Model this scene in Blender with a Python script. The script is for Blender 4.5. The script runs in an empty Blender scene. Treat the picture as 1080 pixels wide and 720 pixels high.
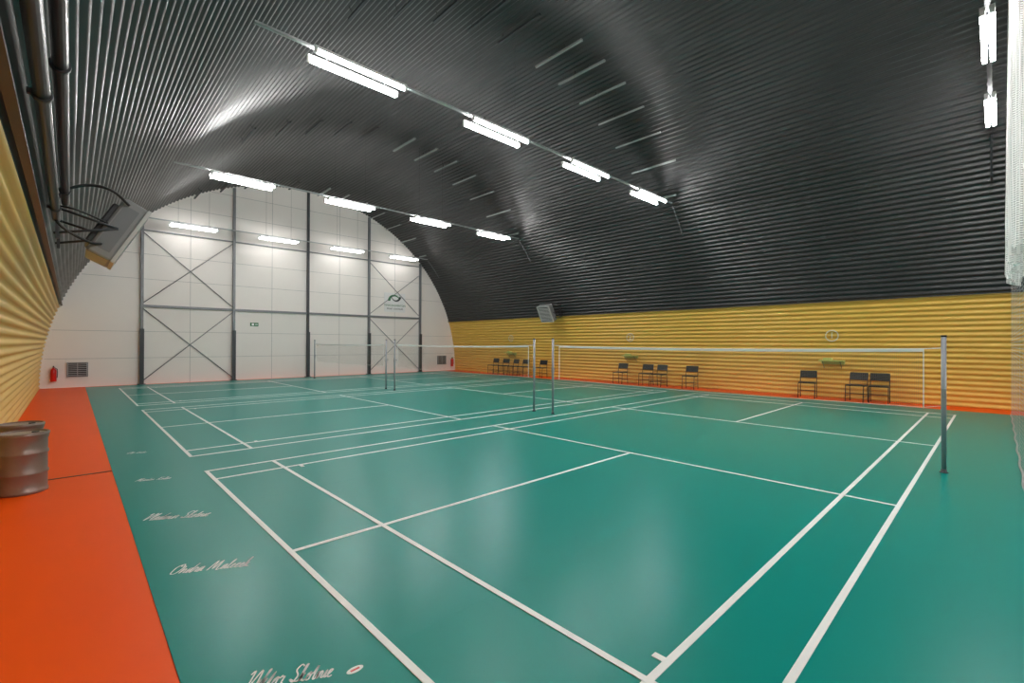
import bpy, bmesh, math, random
from mathutils import Vector, Matrix
random.seed(4)
S=bpy.context.scene
COL=bpy.context.collection
R=8.67; CX=6.73; YE=21.72; YB=-9.5; GAP=.965
# ---------------------------------------------------------------- materials
def srgb(r,g,b):
    f=lambda c:(c/255/12.92) if c/255<=.04045 else ((c/255+.055)/1.055)**2.4
    return (f(r),f(g),f(b),1)
def mat(name,col,rough=.5,metal=0,noise=0,nscale=5,bump=0,bscale=60,emit=None,estr=0,coat=0,rvar=0,spec=.5):
    m=bpy.data.materials.new(name); m.use_nodes=True
    nt=m.node_tree; b=nt.nodes['Principled BSDF']
    b.inputs['Roughness'].default_value=rough; b.inputs['Metallic'].default_value=metal
    b.inputs['Base Color'].default_value=col; b.inputs['Specular IOR Level'].default_value=spec
    if coat: b.inputs['Coat Weight'].default_value=coat
    tc=nt.nodes.new('ShaderNodeTexCoord')
    n=nt.nodes.new('ShaderNodeTexNoise'); n.inputs['Scale'].default_value=nscale; n.inputs['Detail'].default_value=4
    nt.links.new(tc.outputs['Object'],n.inputs['Vector'])
    if noise:
        mx=nt.nodes.new('ShaderNodeMix'); mx.data_type='RGBA'
        mx.inputs['A'].default_value=tuple(c*(1-noise) for c in col[:3])+(1,)
        mx.inputs['B'].default_value=tuple(min(1,c*(1+noise)) for c in col[:3])+(1,)
        nt.links.new(n.outputs['Fac'],mx.inputs['Factor']); nt.links.new(mx.outputs['Result'],b.inputs['Base Color'])
    if rvar:
        mr=nt.nodes.new('ShaderNodeMapRange'); mr.inputs['From Min'].default_value=.3; mr.inputs['From Max'].default_value=.7
        mr.inputs['To Min'].default_value=rough-rvar; mr.inputs['To Max'].default_value=rough+rvar
        nt.links.new(n.outputs['Fac'],mr.inputs['Value']); nt.links.new(mr.outputs['Result'],b.inputs['Roughness'])
    if bump:
        n2=nt.nodes.new('ShaderNodeTexNoise'); n2.inputs['Scale'].default_value=bscale
        nt.links.new(tc.outputs['Object'],n2.inputs['Vector'])
        bp=nt.nodes.new('ShaderNodeBump'); bp.inputs['Strength'].default_value=bump; bp.inputs['Distance'].default_value=.01
        nt.links.new(n2.outputs['Fac'],bp.inputs['Height']); nt.links.new(bp.outputs['Normal'],b.inputs['Normal'])
    if emit:
        b.inputs['Emission Color'].default_value=emit; b.inputs['Emission Strength'].default_value=estr
    return m
def grid_alpha(name,col,cell,th,axes=('Y','Z'),base=0.0):
    m=bpy.data.materials.new(name); m.use_nodes=True; nt=m.node_tree
    b=nt.nodes['Principled BSDF']; b.inputs['Base Color'].default_value=col; b.inputs['Roughness'].default_value=.8
    tc=nt.nodes.new('ShaderNodeTexCoord'); sp=nt.nodes.new('ShaderNodeSeparateXYZ')
    nt.links.new(tc.outputs['Object'],sp.inputs[0]); outs=[]
    for a in axes:
        d=nt.nodes.new('ShaderNodeMath'); d.operation='DIVIDE'; d.inputs[1].default_value=cell
        nt.links.new(sp.outputs[a],d.inputs[0])
        f=nt.nodes.new('ShaderNodeMath'); f.operation='FRACT'; nt.links.new(d.outputs[0],f.inputs[0])
        l=nt.nodes.new('ShaderNodeMath'); l.operation='LESS_THAN'; l.inputs[1].default_value=th/cell
        nt.links.new(f.outputs[0],l.inputs[0]); outs.append(l)
    mx=nt.nodes.new('ShaderNodeMath'); mx.operation='MAXIMUM'
    nt.links.new(outs[0].outputs[0],mx.inputs[0]); nt.links.new(outs[1].outputs[0],mx.inputs[1])
    m2=nt.nodes.new('ShaderNodeMath'); m2.operation='MAXIMUM'; m2.inputs[1].default_value=base
    nt.links.new(mx.outputs[0],m2.inputs[0]); nt.links.new(m2.outputs[0],b.inputs['Alpha'])
    return m
M={}
M['green']=mat('green_sports_vinyl',(.0006,.262,.222,1),.31,noise=.03,nscale=.8,spec=.19)
M['orange']=mat('orange_sports_vinyl',(.97,.110,.002,1),.42,noise=.03,nscale=1.5,spec=.2)
M['line']=mat('white_line_paint',srgb(248,250,248),.45,noise=.03,nscale=9)
M['signw']=mat('offwhite_sign_paint',srgb(222,218,200),.5,noise=.03,nscale=9)
M['black']=mat('black_corrugated_steel',(.043,.043,.045,1),.39,metal=.15,noise=.2,nscale=.6,rvar=.06)
M['yellow']=mat('yellow_corrugated_steel',srgb(230,186,88),.42,noise=.05,nscale=1,spec=.4)
M['white']=mat('white_sandwich_panel',srgb(234,228,223),.5,noise=.02,nscale=2)
M['seam']=mat('panel_joint_grey',srgb(165,165,165),.6,noise=.05)
M['steel']=mat('grey_painted_steel',srgb(118,120,124),.45,metal=.2,noise=.06)
M['dsteel']=mat('dark_painted_steel',srgb(62,64,68),.45,metal=.3,noise=.06)
M['tube']=mat('fluorescent_tube',(1,1,1,1),.4,noise=.01,emit=(1,.985,.96,1),estr=126)
M['tube_e']=mat('fluorescent_tube_dimmed',(1,1,1,1),.4,noise=.01,emit=(1,.985,.96,1),estr=18)
M['fix']=mat('white_enamel',srgb(225,225,225),.4,noise=.02)
M['wire']=mat('dark_wire',srgb(40,40,40),.5,noise=.05)
M['rail']=mat('galvanised_rail',srgb(175,178,180),.4,metal=.2,noise=.06)
M['blackp']=mat('black_plastic',srgb(20,20,22),.45,noise=.1)
M['pipe']=mat('dark_pipe',srgb(38,36,36),.35,metal=.3,noise=.1)
M['drum']=mat('brown_steel_drum',srgb(132,116,108),.34,metal=.3,noise=.15,nscale=8)
M['drumlid']=mat('drum_lid',srgb(180,170,160),.35,metal=.2,noise=.1,nscale=8)
M['post']=mat('silver_post',srgb(150,154,160),.35,metal=.2,noise=.05)
M['tape']=mat('net_tape',srgb(248,248,246),.7,noise=.03)
M['net']=grid_alpha('net_mesh',srgb(150,140,125),.02,.0013)
M['red']=mat('red_paint',srgb(200,25,20),.35,noise=.05)
M['sign']=mat('green_sign',srgb(25,110,60),.5,noise=.05)
M['lime']=mat('pale_lime_shelf',srgb(196,202,110),.5,noise=.05)
M['sheer']=grid_alpha('sheer_netting',srgb(205,210,212),.05,.005,axes=('X','Z'))
M['gauze']=grid_alpha('gathered_white_netting',srgb(240,240,238),.03,.012,axes=('X','Z'),base=.35)
M['heat']=mat('heater_casing',srgb(138,139,140),.4,metal=.1,noise=.05)
M['frame']=mat('heater_frame',srgb(190,190,188),.4,metal=.1,noise=.05)
# ---------------------------------------------------------------- mesh helpers
class B:
    def __init__(s): s.bm=bmesh.new(); s.mats=[]
    def mi(s,k):
        if k not in s.mats: s.mats.append(k)
        return s.mats.index(k)
    def box(s,c,d,k,rot=None,bev=0):
        r=bmesh.ops.create_cube(s.bm,size=1)
        vs=r['verts']
        for v in vs: v.co=Vector((v.co.x*d[0],v.co.y*d[1],v.co.z*d[2]))
        if bev:
            es=list({e for v in vs for e in v.link_edges})
            rb=bmesh.ops.bevel(s.bm,geom=es,offset=bev,segments=2,affect='EDGES',profile=.5)
            vs=list({v for f in rb['faces'] for v in f.verts}|{v for v in vs if v.is_valid})
        T=Matrix.Translation(c)@(rot.to_4x4() if rot else Matrix())
        for v in vs: v.co=T@v.co
        i=s.mi(k)
        for f in {f for v in vs for f in v.link_faces}: f.material_index=i
    def cyl(s,a,b,r,k,seg=12,r2=None,smooth=True):
        a=Vector(a);b=Vector(b);d=b-a
        q=bmesh.ops.create_cone(s.bm,cap_ends=True,segments=seg,radius1=r,radius2=r if r2 is None else r2,depth=d.length)
        T=Matrix.Translation((a+b)/2)@d.to_track_quat('Z','Y').to_matrix().to_4x4()
        i=s.mi(k)
        for v in q['verts']: v.co=T@v.co
        for f in {f for v in q['verts'] for f in v.link_faces}:
            f.material_index=i; f.smooth=smooth and len(f.verts)==4
    def path(s,pts,r,k,seg=8):
        pts=[Vector(p) for p in pts]; i=s.mi(k); rings=[]
        n=None
        for j,p in enumerate(pts):
            t=(pts[min(j+1,len(pts)-1)]-pts[max(j-1,0)]).normalized()
            if n is None: n=t.orthogonal().normalized()
            n=(n-t*n.dot(t)).normalized(); m=t.cross(n)
            rings.append([s.bm.verts.new(p+(n*math.cos(a)+m*math.sin(a))*r) for a in [2*math.pi*q/seg for q in range(seg)]])
        for A,Bq in zip(rings,rings[1:]):
            for q in range(seg):
                f=s.bm.faces.new((A[q],A[(q+1)%seg],Bq[(q+1)%seg],Bq[q])); f.material_index=i; f.smooth=True
        for rr in (rings[0][::-1],rings[-1]):
            f=s.bm.faces.new(rr); f.material_index=i
    def lathe(s,c,prof,k,seg=40,kt=None):
        i=s.mi(k); rings=[]
        for (r,z) in prof:
            rings.append([s.bm.verts.new((c[0]+r*math.cos(2*math.pi*q/seg),c[1]+r*math.sin(2*math.pi*q/seg),c[2]+z)) for q in range(seg)])
        for A,Bq in zip(rings,rings[1:]):
            for q in range(seg):
                f=s.bm.faces.new((A[q],A[(q+1)%seg],Bq[(q+1)%seg],Bq[q])); f.material_index=i; f.smooth=True
        f=s.bm.faces.new(rings[-1]); f.material_index=s.mi(kt or k)
        f=s.bm.faces.new(rings[0][::-1]); f.material_index=i
    def poly(s,pts,k):
        f=s.bm.faces.new([s.bm.verts.new(p) for p in pts]); f.material_index=s.mi(k); return f
    def obj(s,name,loc=None,parent=None,rotz=0):
        me=bpy.data.meshes.new(name); s.bm.normal_update(); s.bm.to_mesh(me); s.bm.free()
        for k in s.mats: me.materials.append(M[k])
        o=bpy.data.objects.new(name,me); COL.objects.link(o)
        if loc: o.location=loc
        o.rotation_euler.z=rotz
        if parent: o.parent=parent
        return o
def empty(name,loc=(0,0,0)):
    e=bpy.data.objects.new(name,None); e.location=loc; e.empty_display_size=.2; COL.objects.link(e); return e
def archz(x): return math.sqrt(max(0,R*R-(x-CX)**2))
def catmull(pts,n=6):
    out=[];P=[pts[0]]+list(pts)+[pts[-1]];D=range(len(pts[0]))
    for j in range(1,len(P)-2):
        p0,p1,p2,p3=P[j-1:j+3]
        for q in range(n):
            t=q/n; out.append(tuple(.5*((2*p1[d])+(-p0[d]+p2[d])*t+(2*p0[d]-5*p1[d]+4*p2[d]-p3[d])*t*t+(-p0[d]+3*p1[d]-3*p2[d]+p3[d])*t**3) for d in D))
    out.append(tuple(pts[-1])); return out
# ---------------------------------------------------------------- shell
def corr(name,a0,a1,k,sub=8,pitch=.14,amp=.021,ysegs=14,wob=.004):
    b=B(); i=b.mi(k); n=int(round((a1-a0)*R/pitch)); N=n*sub
    ys=[YB+(YE-YB)*j/ysegs for j in range(ysegs+1)]
    rows=[]
    for q in range(N+1):
        a=a0+(a1-a0)*q/N; ph=(a*R/pitch)*2*math.pi
        r=R+.03-amp*max(-.75,min(.75,math.sin(ph)*1.1))/.75
        rows.append([b.bm.verts.new((CX-(r+wob*math.sin(y*.9+a*3))*math.cos(a),y,max(0,r*math.sin(a)))) for y in ys])
    for A,C in zip(rows,rows[1:]):
        for j in range(ysegs):
            f=b.bm.faces.new((A[j],C[j],C[j+1],A[j+1])); f.material_index=i; f.smooth=True
    return b.obj(name)
zb=2.86; ab=math.asin(zb/R)
corr('wall_left',0,ab,'yellow',wob=0)
corr('wall_right',math.pi-ab,math.pi,'yellow',wob=0)
corr('ceiling',ab,math.pi-ab,'black')
b=B()
for sgn in (-1,1):
    x=CX+sgn*(math.cos(ab)*R-.02)
    b.box((x,(YB+YE)/2,zb),(.05,YE-YB,.03),'dsteel')
b.obj('trim_1')
b=B(); b.box((CX,(YB+YE)/2,-.1),(2*R+.4,YE-YB,.2),'orange'); b.obj('floor')
b=B(); b.box(((-.82+14.4)/2,(YB+21.45)/2,.002),(15.22,21.45-YB,.006),'green')
b.obj('floor_mat')
def endwall(name,y,sgn):
    b=B(); n=64
    f1=[(CX-(R+.1)*math.cos(math.pi*q/n),y,(R+.1)*math.sin(math.pi*q/n)) for q in range(n+1)]
    b.poly(f1,'white'); b.poly([(p[0],y+sgn*.15,p[2]) for p in f1][::-1],'white')
    for p,q in zip(f1,f1[1:]): b.poly([p,q,(q[0],q[1]+sgn*.15,q[2]),(p[0],p[1]+sgn*.15,p[2])],'white')
    return b.obj(name)
endwall('wall_end',YE,1); endwall('wall_back',YB,-1)
# steel frame on the end wall
b=B(); cols=[.74,3.79,6.84,9.89,12.94]
for x in cols:
    zt=archz(x)-.03
    b.box((x,YE-.07,zt/2),(.09,.13,zt),'dsteel' if x in (6.84,) else 'steel')
    b.box((x,YE-.16,1.05),(.13,.05,2.1),'dsteel')
    b.box((x,YE-.08,.01),(.24,.2,.02),'dsteel')
for z in (2.97,5.85):
    hw=math.sqrt(R*R-z*z)
    x0,x1=(cols[0],cols[-1])
    if z>5: x0=max(x0,CX-hw+.05); x1=min(x1,CX+hw-.05)
    b.box(((x0+x1)/2,YE-.06,z),(x1-x0,.08,.09 if z<5 else .04),'steel')
def diag(xa,za,xb,zc):
    b.cyl((xa,YE-.05,za),(xb,YE-.05,zc),.015,'steel',8)
for xa,xb in ((cols[0],cols[1]),(cols[3],cols[4])):
    diag(xa,.1,xb,2.9);diag(xa,2.9,xb,.1)
    diag(xa,3.05,xb,5.8 if xb<5 else 5.4);diag(xa,5.8,xb,3.05)
b.obj('steel_wall_frame')
b=B()
for z in [1.0,2.0,4.0,4.95,6.9,7.8]:
    hw=math.sqrt(R*R-z*z)-.03; b.box((CX,YE-.003,z),(2*hw,.006,.012),'seam')
for x in [2.27,5.3,8.37,11.4]:
    b.box((x,YE-.003,(archz(x)-.05)/2),(.012,.006,archz(x)-.05),'seam')
b.obj('trim_2')
# ---------------------------------------------------------------- court lines
def court(y0):
    b=B(); w=.04; z=.0072; L=13.4; W=6.1
    def ln(xa,xb,ya,yb,dz=0): b.box(((xa+xb)/2,(ya+yb)/2,z+dz),(xb-xa,yb-ya,.004),'line')
    for y in (0,.46,W-.46-w,W-w): ln(0,L,y0+y,y0+y+w)
    for x in (0,.76,4.70,8.66,L-.8,L-w): ln(x,x+w,y0+.001,y0+W-.001,.0009)
    ln(.01,4.72,y0+3.03,y0+3.07,.0004); ln(8.68,L-.01,y0+3.03,y0+3.07,.0004)
    for x in (.95,): ln(x,x+w,y0+.49,y0+.56,.0005); ln(x,x+w,y0+W-.6,y0+W-.49,.0005)
    b.obj('court_lines')
Y0=[0,6.1+GAP,2*(6.1+GAP)]
for y in Y0: court(y)
# floor seams
b=B()
for y in (1.55,4.55,6.58,8.6,10.6,13.65): b.box((6.79,y,.0047),(15.2,.005,.0012),'green')
b.box((-1.35,6.9,.003),(1.05,.02,.006),'dsteel'); b.obj('floor_seam_strip')
# ---------------------------------------------------------------- nets
def net(y0):
    e=empty('badminton_net',(6.7,y0+3.05,0))
    for sy,nm in ((-3.24,'a'),(3.24,'b')):
        b=B(); b.cyl((0,sy,.0),(0,sy,1.70),.026,'post',16); b.lathe((0,sy,.0),[(.045,.006),(.045,.012),(.03,.02),(.028,.05)],'dsteel',20)
        b.cyl((0,sy,1.70),(0,sy,1.72),.029,'blackp',16)
        b.box((.0,sy,1.0),(.06,.045,.12),'post',bev=.008); b.cyl((.03,sy,1.02),(.09,sy,1.02),.007,'dsteel',8)
        b.cyl((.04,sy,.16),(.0,sy,.16),.010,'dsteel',8)
        b.obj('post_'+nm,parent=e)
    N=40
    def zt(y): return 1.55-.03*(1-(y/3.05)**2)
    b=B(); i=b.mi('net')
    P=[[b.bm.verts.new((0,-3.05+6.1*q/N,zt(-3.05+6.1*q/N)-d)) for d in (.03,.76)] for q in range(N+1)]
    for A,C in zip(P,P[1:]): b.bm.faces.new((A[0],C[0],C[1],A[1])).material_index=i
    b.obj('mesh_panel',parent=e)
    b=B()
    for q in range(N):
        ya=-3.05+6.1*q/N; yb=ya+6.1/N; za=zt(ya);zc=zt(yb)
        for x in (-.006,.006):
            b.poly([(x,ya,za-.04),(x,yb,zc-.04),(x,yb,zc+.0),(x,ya,za+.0)],'tape')
    b.box((0,-3.05,1.17),(.01,.012,.76),'tape'); b.box((0,3.05,1.17),(.01,.012,.76),'tape')
    b.path([(0,-3.24,1.56)]+[(0,-3.05+6.1*q/N,zt(-3.05+6.1*q/N)-.002) for q in range(N+1)]+[(0,3.24,1.56)],.006,'tape',6)
    b.path([(0,-3.24,.84),(0,-3.05,.80),(0,0,.77),(0,3.05,.80),(0,3.24,.84)],.003,'tape',6)
    b.obj('tape_and_cord',parent=e)
for y in Y0: net(y)
# ---------------------------------------------------------------- light fixtures
rows=[-7.62,-.56,6.60,13.66,20.72]; LZ=6.0
fx=[2.22,5.27,8.32,11.37]
for ri,y in enumerate(rows):
    sep=.045 if ri==1 else .15
    tk='tube_e' if ri==4 else 'tube'
    for x in fx:
        b=B()
        for s in (-1,1):
            b.box((0,s*sep,.06),(1.56,.06,.05),'fix',bev=.006)
            b.cyl((-.74,s*sep,.0),(.74,s*sep,.0),.028,tk,14)
            for ex in (-.76,.76): b.box((ex,s*sep,.02),(.04,.055,.085),'fix')
        for ex in (-.5,.5):
            b.box((ex,0,.10),(.03,2*sep+.06,.03),'dsteel')
        b.obj('fluorescent_light_fixture',loc=(x,y,LZ))
    b=B()
    hw=math.sqrt(R*R-(LZ+.16)**2)
    b.box((CX,y,LZ+.135),(2*hw-.05,.06,.03),'rail' if ri!=1 else 'dsteel')
    for x in fx:
        for ex in (-.5,.5): b.cyl((x+ex,y,LZ+.14),(x+ex,y,archz(x+ex)),.003,'wire',6)
    b.obj('cable_tray')
    b=B(); pts=[]
    for q in range(8):
        a=math.pi-math.asin((LZ+.1-q*.12)/R); pts.append((CX-(R-.07)*math.cos(a),y,(R-.07)*math.sin(a)))
    b.path(pts,.02,'steel' if ri!=1 else 'dsteel'); b.obj('cable_conduit')
# rails on the arch above every light row
b=B()
for y in rows[2:]:
    for xr in range(7):
        x=7.2+xr*.9
        a=math.atan2(archz(x),CX-x); r=R-.14
        rot=Matrix.Rotation(-(math.pi/2-(math.pi-a)),3,'Y')
        L=1.45 if xr<6 else .6
        b.box((CX-r*math.cos(a),y,r*math.sin(a)),(.06,L,.045),'rail',rot=rot)
        for dy in (-.2,.2): b.cyl((CX-r*math.cos(a),y+dy,r*math.sin(a)),(CX-(R)*math.cos(a),y+dy,(R)*math.sin(a)),.008,'wire',6)
        xl=2*CX-x-.4
        if xr<5:
            a=math.atan2(archz(xl),CX-xl)
            b.box((CX-r*math.cos(a),y,r*math.sin(a)),(.05,1.3,.04),'dsteel')
            for dy in (-.5,.5): b.cyl((CX-r*math.cos(a),y+dy,r*math.sin(a)),(CX-(R)*math.cos(a),y+dy,(R)*math.sin(a)),.008,'wire',6)
b.obj('ceiling_mounting_rails')
# ---------------------------------------------------------------- heaters
def heater(loc,rz,wx,s):
    e=empty('wall_fan_heater',loc); e.rotation_euler.z=rz
    rot=Matrix.Rotation(math.radians(28),3,'Y')
    b=B()
    b.box((0,0,0),(.26,.72,.78),'heat',rot=rot,bev=.03)
    b.box(rot@Vector((-.15,0,0)),(.08,.58,.56),'dsteel',rot=rot,bev=.02)
    b.box(rot@Vector((.132,0,0)),(.012,.64,.68),'blackp',rot=rot)
    for q in range(10):
        zz=-.28+q*.062
        b.box(rot@Vector((.150,0,zz)),(.04,.62,.008),'frame',rot=rot@Matrix.Rotation(math.radians(30),3,'Y'))
    for zz in (-.365,.365): b.box(rot@Vector((.145,0,zz)),(.04,.72,.05),'frame',rot=rot)
    for yy in (-.34,.34): b.box(rot@Vector((.145,yy,0)),(.04,.05,.76),'frame',rot=rot)
    for yy in (-.362,.362): b.box(rot@Vector((-.01,yy,0)),(.16,.008,.6),'steel',rot=rot)
    b.obj('casing_and_louvres',parent=e)
    b=B()
    for yy in (-.38,.38):
        b.cyl((0,yy,0),(wx,yy,.16),.014,'dsteel',8); b.cyl((0,yy,0),(wx,yy,-.14),.014,'dsteel',8)
        b.box((wx+.03,yy,0),(.03,.05,.4),'dsteel')
    b.obj('wall_bracket',parent=e)
    b=B(); yo=-.5*s
    b.path(catmull([(wx+.02,yo,.18),(wx+.10,yo,.34),(wx+.3,yo,.44),(wx+.5,yo,.42),(.10,yo*.8,.30)]),.016,'blackp')
    b.path(catmull([(wx+.02,yo,.12),(wx+.02,yo*1.2,-.02),(wx+.12,yo*1.2,-.14),(wx+.3,yo,-.22),(-.15,yo*.7,-.2)]),.016,'blackp')
    b.path(catmull([(wx+.02,yo,.15),(wx+.2,yo*1.1,.12),(-.1,yo*.7,.06)]),.010,'blackp')
    b.obj('hoses',parent=e)
heater((-.79,7.1,2.97),0,-.56,1)
heater((14.36,13.4,2.98),math.pi,-.50,-1)
# pipes along left wall
b=B()
for z,r,yend in ((2.97,.036,6.6),(3.16,.036,6.6)):
    rr=R-.085; a=math.asin(z/rr); x=CX-rr*math.cos(a)
    b.cyl((x,YB+.02,z),(x,yend,z),r,'pipe',16)
    for y in (-6,-3,0,3,6):
        b.cyl((x,y-.02,z),(x,y+.02,z),r+.010,'dsteel',16); b.box((x-.03,y,z),(.06,.03,.03),'dsteel')
b.obj('heating_pipes')
# ---------------------------------------------------------------- drums
def drum(x,y,lid='drumlid'):
    prof=[(.185,.0),(.195,.005),(.195,.03),(.188,.04),(.188,.19),(.198,.205),(.198,.22),(.188,.235),(.188,.40),(.198,.415),(.198,.43),(.188,.445),(.188,.565),(.197,.575),(.197,.60),(.203,.605),(.203,.63),(.197,.635),(.182,.635),(.182,.618)]
    b=B(); b.lathe((0,0,0),prof,'drum',48,lid)
    b.cyl((.09,.05,.618),(.09,.05,.628),.03,'dsteel',16)
    b.obj('steel_drum',loc=(x,y,.0))
drum(-1.56,6.48); drum(-1.62,7.28)
# ---------------------------------------------------------------- chairs
def chair(x,y,rz):
    b=B(); t=.011
    for sy in (-.21,.21):
        b.path([(-.20,sy,0),(-.185,sy,.22),(-.17,sy,.44),(-.19,sy,.62),(-.235,sy,.80)],t,'blackp')
        b.path([(.22,sy,0),(.20,sy,.22),(.185,sy,.43),(.15,sy,.445),(-.17,sy,.44)],t,'blackp')
        b.cyl((-.19,sy,.16),(.205,sy,.16),.008,'blackp',8)
    b.cyl((-.185,-.21,.2),(-.185,.21,.2),.008,'blackp',8); b.cyl((.2,-.21,.24),(.2,.21,.24),.008,'blackp',8)
    b.box((.01,0,.46),(.42,.43,.035),'blackp',bev=.012)
    b.box((-.215,0,.70),(.025,.41,.22),'blackp',rot=Matrix.Rotation(math.radians(-13),3,'Y'),bev=.01)
    b.obj('black_chair',loc=(x,y,0),rotz=rz)
for x,y,a in ((14.85,3.3,.1),(14.85,2.1,-.1),(14.9,1.60,.05),(14.85,9.85,0),(14.85,8.7,.15),(14.85,8.15,-.1),(14.85,6.95,.1),
              (14.85,17.6,0),(14.85,16.8,.1),(14.85,16.1,-.1),(14.85,15.4,0),(14.85,14.2,.1)):
    chair(x,y,math.pi+a)
# ---------------------------------------------------------------- shelves + number signs
def shelf(side,y,z=1.12):
    xw=CX+side*math.sqrt(R*R-z*z); s=-side
    b=B(); b.box((s*.17,0,0),(.30,.62,.03),'lime',bev=.005); b.box((s*.06,0,-.06),(.03,.6,.1),'lime')
    for yy in (-.22,.22): b.cyl((s*.28,yy,-.01),(s*.03,yy,-.22),.008,'dsteel',8)
    b.box((s*.17,.1,.05),(.16,.22,.07),'lime',bev=.01)
    b.obj('wall_shelf',loc=(xw,y,z))
for y in (2.75,9.6,16.6): shelf(1,y)
def ntext(body,size,loc,rot,parent,k,name,ext=.002):
    c=bpy.data.curves.new(name,'FONT'); c.body=body; c.size=size; c.align_x='CENTER'; c.align_y='CENTER'; c.extrude=ext
    c.materials.append(M[k]); o=bpy.data.objects.new(name,c); o.location=loc; o.rotation_euler=rot; COL.objects.link(o); o.parent=parent; return o
for n,y in ((1,2.75),(2,9.6),(3,16.6)):
    z=1.86; xw=CX+math.sqrt(R*R-z*z)-.03
    e=empty('court_number_sign',(xw,y,z)); b=B(); seg=32
    for q in range(seg):
        a,c=2*math.pi*q/seg,2*math.pi*(q+1)/seg
        pa=[(0,math.cos(t)*r,math.sin(t)*r) for t,r in ((a,.145),(c,.145),(c,.17),(a,.17))]
        b.poly(pa,'signw'); b.poly([(p[0]-.01,p[1],p[2]) for p in pa][::-1],'signw')
    b.obj('ring',parent=e); ntext(str(n),.26,(-.005,0,0),(math.pi/2,0,-math.pi/2),e,'signw','digit')
# ---------------------------------------------------------------- end wall fittings
def vent(x,w):
    b=B(); b.box((0,0,0),(w,.04,.50),'steel')
    b.box((0,-.021,0),(w-.06,.006,.44),'blackp')
    for q in range(7): b.box((0,-.03,-.19+q*.063),(w-.06,.03,.012),'rail',rot=Matrix.Rotation(.6,3,'X'))
    for q in range(3): b.box((-w/2+.03+(w-.06)*q/2,-.03,0),(.02,.02,.46),'rail')
    b.obj('ventilation_grille',loc=(x,YE-.03,.62))
vent(-1.02,.55); vent(14.45,.6)
def exting(x):
    b=B(); b.lathe((0,0,0),[(.07,0),(.078,.01),(.078,.36),(.065,.41),(.03,.44),(.025,.47)],'red',20)
    b.box((0,0,.49),(.04,.10,.03),'blackp'); b.box((0,-.05,.52),(.03,.14,.02),'blackp')
    b.path([(.02,0,.47),(.09,-.02,.42),(.10,-.02,.28),(.09,-.02,.12)],.010,'blackp')
    b.box((0,.09,.25),(.05,.03,.3),'dsteel')
    b.obj('fire_extinguisher',loc=(x,YE-.12,.24))
exting(-1.62); exting(15.12)
b=B(); b.box((0,0,0),(.32,.02,.15),'sign'); b.box((-.06,-.012,0),(.09,.004,.09),'line'); b.box((.08,-.012,0),(.11,.004,.03),'line'); b.obj('exit_sign',loc=(4.59,YE-.02,2.38))
e=empty('green_logo_sign',(11.4,YE-.02,3.8)); b=B()
b.box((0,.005,-.04),(1.25,.01,1.02),'fix')
def arcband(cx,cz,r,a0,a1,w0,w1,k,n=20):
    for q in range(n):
        t0,t1=q/n,(q+1)/n; A=a0+(a1-a0)*t0; C=a0+(a1-a0)*t1
        wa=w0+(w1-w0)*t0; wb=w0+(w1-w0)*t1
        b.poly([(cx+(r-wa)*math.cos(A),-.004,cz+(r-wa)*math.sin(A)),(cx+(r-wb)*math.cos(C),-.004,cz+(r-wb)*math.sin(C)),(cx+r*math.cos(C),-.004,cz+r*math.sin(C)),(cx+r*math.cos(A),-.004,cz+r*math.sin(A))],k)
arcband(-.05,.0,.38,math.pi*.1,math.pi*.95,.03,.15,'sign')
arcband(.08,.32,.30,-math.pi*.9,-math.pi*.05,.03,.13,'dsteel')
b.obj('emblem',parent=e)
ntext('TENIS BADMINTON',.145,(0,-.005,-.2),(math.pi/2,0,0),e,'sign','lettering')
ntext('SPORT CENTRUM',.12,(0,-.005,-.38),(math.pi/2,0,0),e,'dsteel','lettering_small')
# ---------------------------------------------------------------- divider netting on the right
b=B(); i=b.mi('gauze'); nx=220; nz=8; g=[]
for q in range(nx+1):
    x=7.3+6.0*q/nx; zt=archz(x)-.1; zl=2.95+.08*math.sin(x*9)+.05*math.sin(x*23)
    col=[]
    for j in range(nz+1):
        t=j/nz; amp=.10*(1-.35*t)
        col.append(b.bm.verts.new((x,-.87+amp*math.sin(x*21+1.2*math.sin(x*3))+.03*math.sin(x*47+t*4),zl+(zt-zl)*t)))
    g.append(col)
for A,C in zip(g,g[1:]):
    for j in range(nz):
        f=b.bm.faces.new((A[j],C[j],C[j+1],A[j+1])); f.material_index=i; f.smooth=True
e=empty('divider_net_curtain',(0,0,0)); b.obj('gathered_part',parent=e)
b=B(); i=b.mi('sheer'); g=[]
def cy(x): return -.86+.008*math.sin(x*5)
for q in range(81):
    x=6.0+8.3*q/80; g.append([b.bm.verts.new((x,cy(x),z)) for z in (.03,1,2,min(3.2,archz(x)-.1))])
for A,C in zip(g,g[1:]):
    for j in range(3): b.bm.faces.new((A[j],C[j],C[j+1],A[j+1])).material_index=i
b.obj('sheer_part',parent=e)
b=B(); b.path([(6.0+8.3*q/80,cy(6.0+8.3*q/80),.02) for q in range(81)],.012,'rail',6); b.obj('hem_rope',parent=e)
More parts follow.
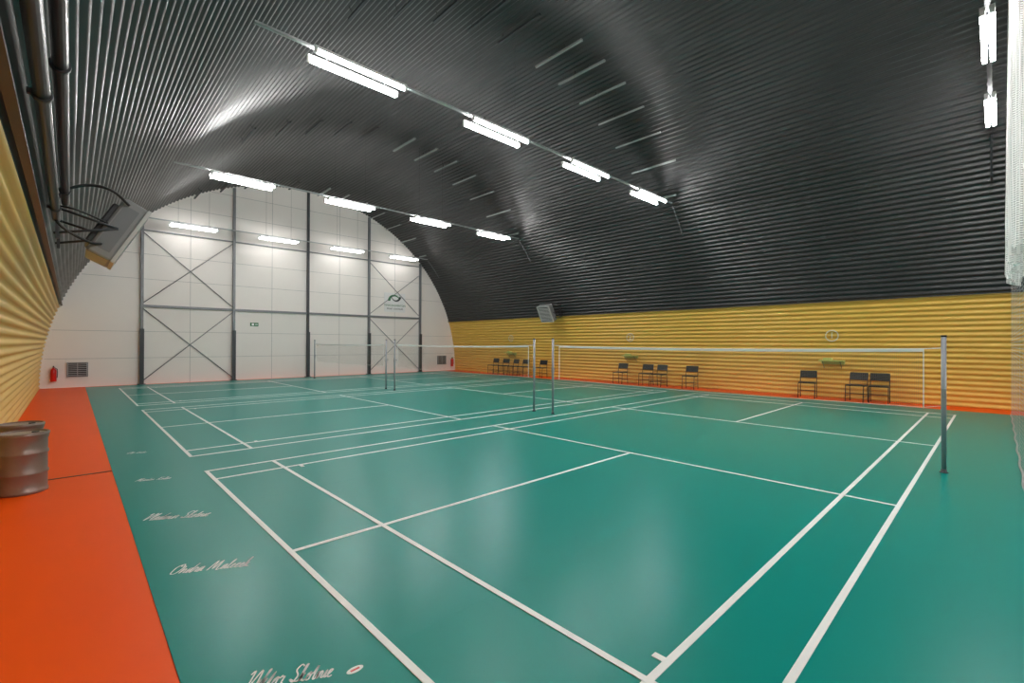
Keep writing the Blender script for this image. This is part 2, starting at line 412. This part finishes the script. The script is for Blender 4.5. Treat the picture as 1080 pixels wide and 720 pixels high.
# ---------------------------------------------------------------- signatures on the floor
G={'a':(1,[(.0,.1),(.7,1),(.25,.95),(.1,.3),(.35,0),(.72,.8),(.75,.1),(1,.15)]),
'n':(1.1,[(0,.1),(.15,1),(.2,0),(.5,.9),(.75,.8),(.8,.1),(1.1,.15)]),
'd':(1.1,[(0,.1),(.7,.9),(.25,.95),(.1,.3),(.35,0),(.75,.9),(.9,2.1),(.8,.1),(1.1,.15)]),
'r':(.8,[(0,.1),(.2,1.1),(.35,.9),(.6,.9),(.55,.2),(.8,.1)]),
'e':(.8,[(0,.1),(.5,.7),(.4,1),(.15,.6),(.3,.05),(.8,.2)]),
'l':(.6,[(0,.1),(.4,1.6),(.35,2.2),(.15,1.5),(.25,.1),(.6,.15)]),
'i':(.5,[(0,.1),(.25,1),(.25,.1),(.5,.15)]),
'm':(1.5,[(0,.1),(.15,1),(.2,0),(.5,.95),(.62,.1),(.95,.95),(1.1,.1),(1.5,.15)]),
'o':(.9,[(0,.3),(.5,1),(.15,.7),(.2,.05),(.6,.1),(.6,.8),(.5,1),(.9,.8)]),
't':(.7,[(0,.1),(.35,1.8),(.3,.1),(.7,.15)]),
'k':(1,[(0,.1),(.4,2.1),(.2,2),(.2,0),(.6,1),(.35,.6),(.7,0),(1,.15)]),
'c':(.8,[(0,.2),(.6,.9),(.3,1),(.1,.4),(.35,0),(.8,.2)]),
'v':(.9,[(0,.8),(.2,.9),(.35,0),(.7,1),(.9,.8)]),
's':(.7,[(0,.1),(.4,1.1),(.5,.4),(.3,0),(.0,.2),(.7,.15)]),
'z':(.8,[(0,.9),(.6,1),(.1,0),(.5,-.1),(.4,-.8),(.1,-.5),(.8,.2)]),
'A':(1.8,[(0,0),(.5,.6),(1.1,2.2),(1.2,0),(1.1,.9),(.2,.8),(1.3,.9),(1.8,.2)]),
'V':(1.6,[(-.2,1.8),(.2,2.2),(.5,0),(1.2,2.3),(1.6,.4)]),
'M':(2.2,[(0,0),(.4,2.2),(.8,.2),(1.3,2.2),(1.6,0),(2.2,.2)]),
'S':(1.3,[(1.2,2),(.7,2.3),(.3,1.6),(.9,.8),(.6,0),(0,.4),(1.3,.1)]),
'O':(1.6,[(.8,2.2),(.1,1.5),(.3,.1),(1.1,.1),(1.4,1.3),(.9,2.2),(.7,1.7),(1.6,1.6)]),
'K':(1.5,[(.3,2.2),(.2,0),(.3,1.1),(1.2,2.2),(.5,1.1),(1.1,0),(1.5,.2)])}
def signature(words,a,c,w=.012,flour=True,tall=1.5):
    strokes=[];x=0
    for wd in words.split():
        p=[]
        for ch in wd:
            ww,pp=G[ch]; p+=[(x+u+.25*v,v) for u,v in pp[0 if not p else 1:]]; x+=ww
        strokes.append(catmull(p)); x+=.9
    if flour: strokes.append(catmull([(x-1,-.2),(x*.5,-.7),(x-.3,-.45),(x+.4,.4)]))
    a=Vector(a);c=Vector(c);d=(c-a);s=d.length/x;d.normalize();n=Vector((-d.y,d.x))
    b=B(); i=b.mi('line')
    for li,st in enumerate(strokes):
        pts=[a+d*(u*s)+n*(v*s*tall) for u,v in st]; L=[];z=.0062+.0004*li
        for j,p in enumerate(pts):
            t=(pts[min(j+1,len(pts)-1)]-pts[max(j-1,0)]);
            if t.length<1e-6: t=Vector((1,0))
            t.normalize(); m=Vector((-t.y,t.x))*w/2
            L.append((b.bm.verts.new((p.x+m.x,p.y+m.y,z)),b.bm.verts.new((p.x-m.x,p.y-m.y,z))))
        for A,C in zip(L,L[1:]): b.bm.faces.new((A[0],A[1],C[1],C[0])).material_index=i
    b.obj('floor_signature')
signature('Ondra Malecek',(-.71,3.26),(-.25,3.01),.009,False,1.8)
signature('Vladimir Skotnic',(-.74,4.60),(-.26,4.32),.011,False,2.2)
signature('Martin Kolar',(-.66,6.13),(-.34,5.98),.011,False,2.0)
signature('Viktor Skotnic',(-.62,1.73),(-.27,1.52),.008,False,1.7)
signature('Oto Kolar',(-.62,7.9),(-.4,7.78),.012,False,2.0)
b=B(); seg=24
b.poly([(-.19+.035*math.cos(2*math.pi*q/seg)*1.2,1.50+.022*math.sin(2*math.pi*q/seg),.0068) for q in range(seg)],'line')
b.box((-.19,1.50,.0073),(.045,.012,.0006),'red'); b.obj('floor_logo_sticker')
# ---------------------------------------------------------------- world + camera
w=bpy.data.worlds.new('world'); S.world=w; w.use_nodes=True
w.node_tree.nodes['Background'].inputs[0].default_value=(.5,.5,.5,1); w.node_tree.nodes['Background'].inputs[1].default_value=.1
yaw,pit,rol=.7611,.0043,.0038
fw=Vector((math.sin(yaw)*math.cos(pit),math.cos(yaw)*math.cos(pit),math.sin(pit)))
r=Vector((math.cos(yaw),-math.sin(yaw),0)); u=r.cross(fw)
r2=r*math.cos(rol)+u*math.sin(rol); u2=-r*math.sin(rol)+u*math.cos(rol)
cam=bpy.data.cameras.new('camera'); co=bpy.data.objects.new('camera',cam); COL.objects.link(co)
cam.sensor_width=36; cam.lens=488.7/1080*36; cam.clip_start=.02
mw=Matrix((( r2.x,u2.x,-fw.x,-1.2014),(r2.y,u2.y,-fw.y,-.6609),(r2.z,u2.z,-fw.z,1.5956),(0,0,0,1)))
co.matrix_world=mw; S.camera=co
S.view_settings.view_transform='Standard'; S.view_settings.look='None'; S.view_settings.exposure=0
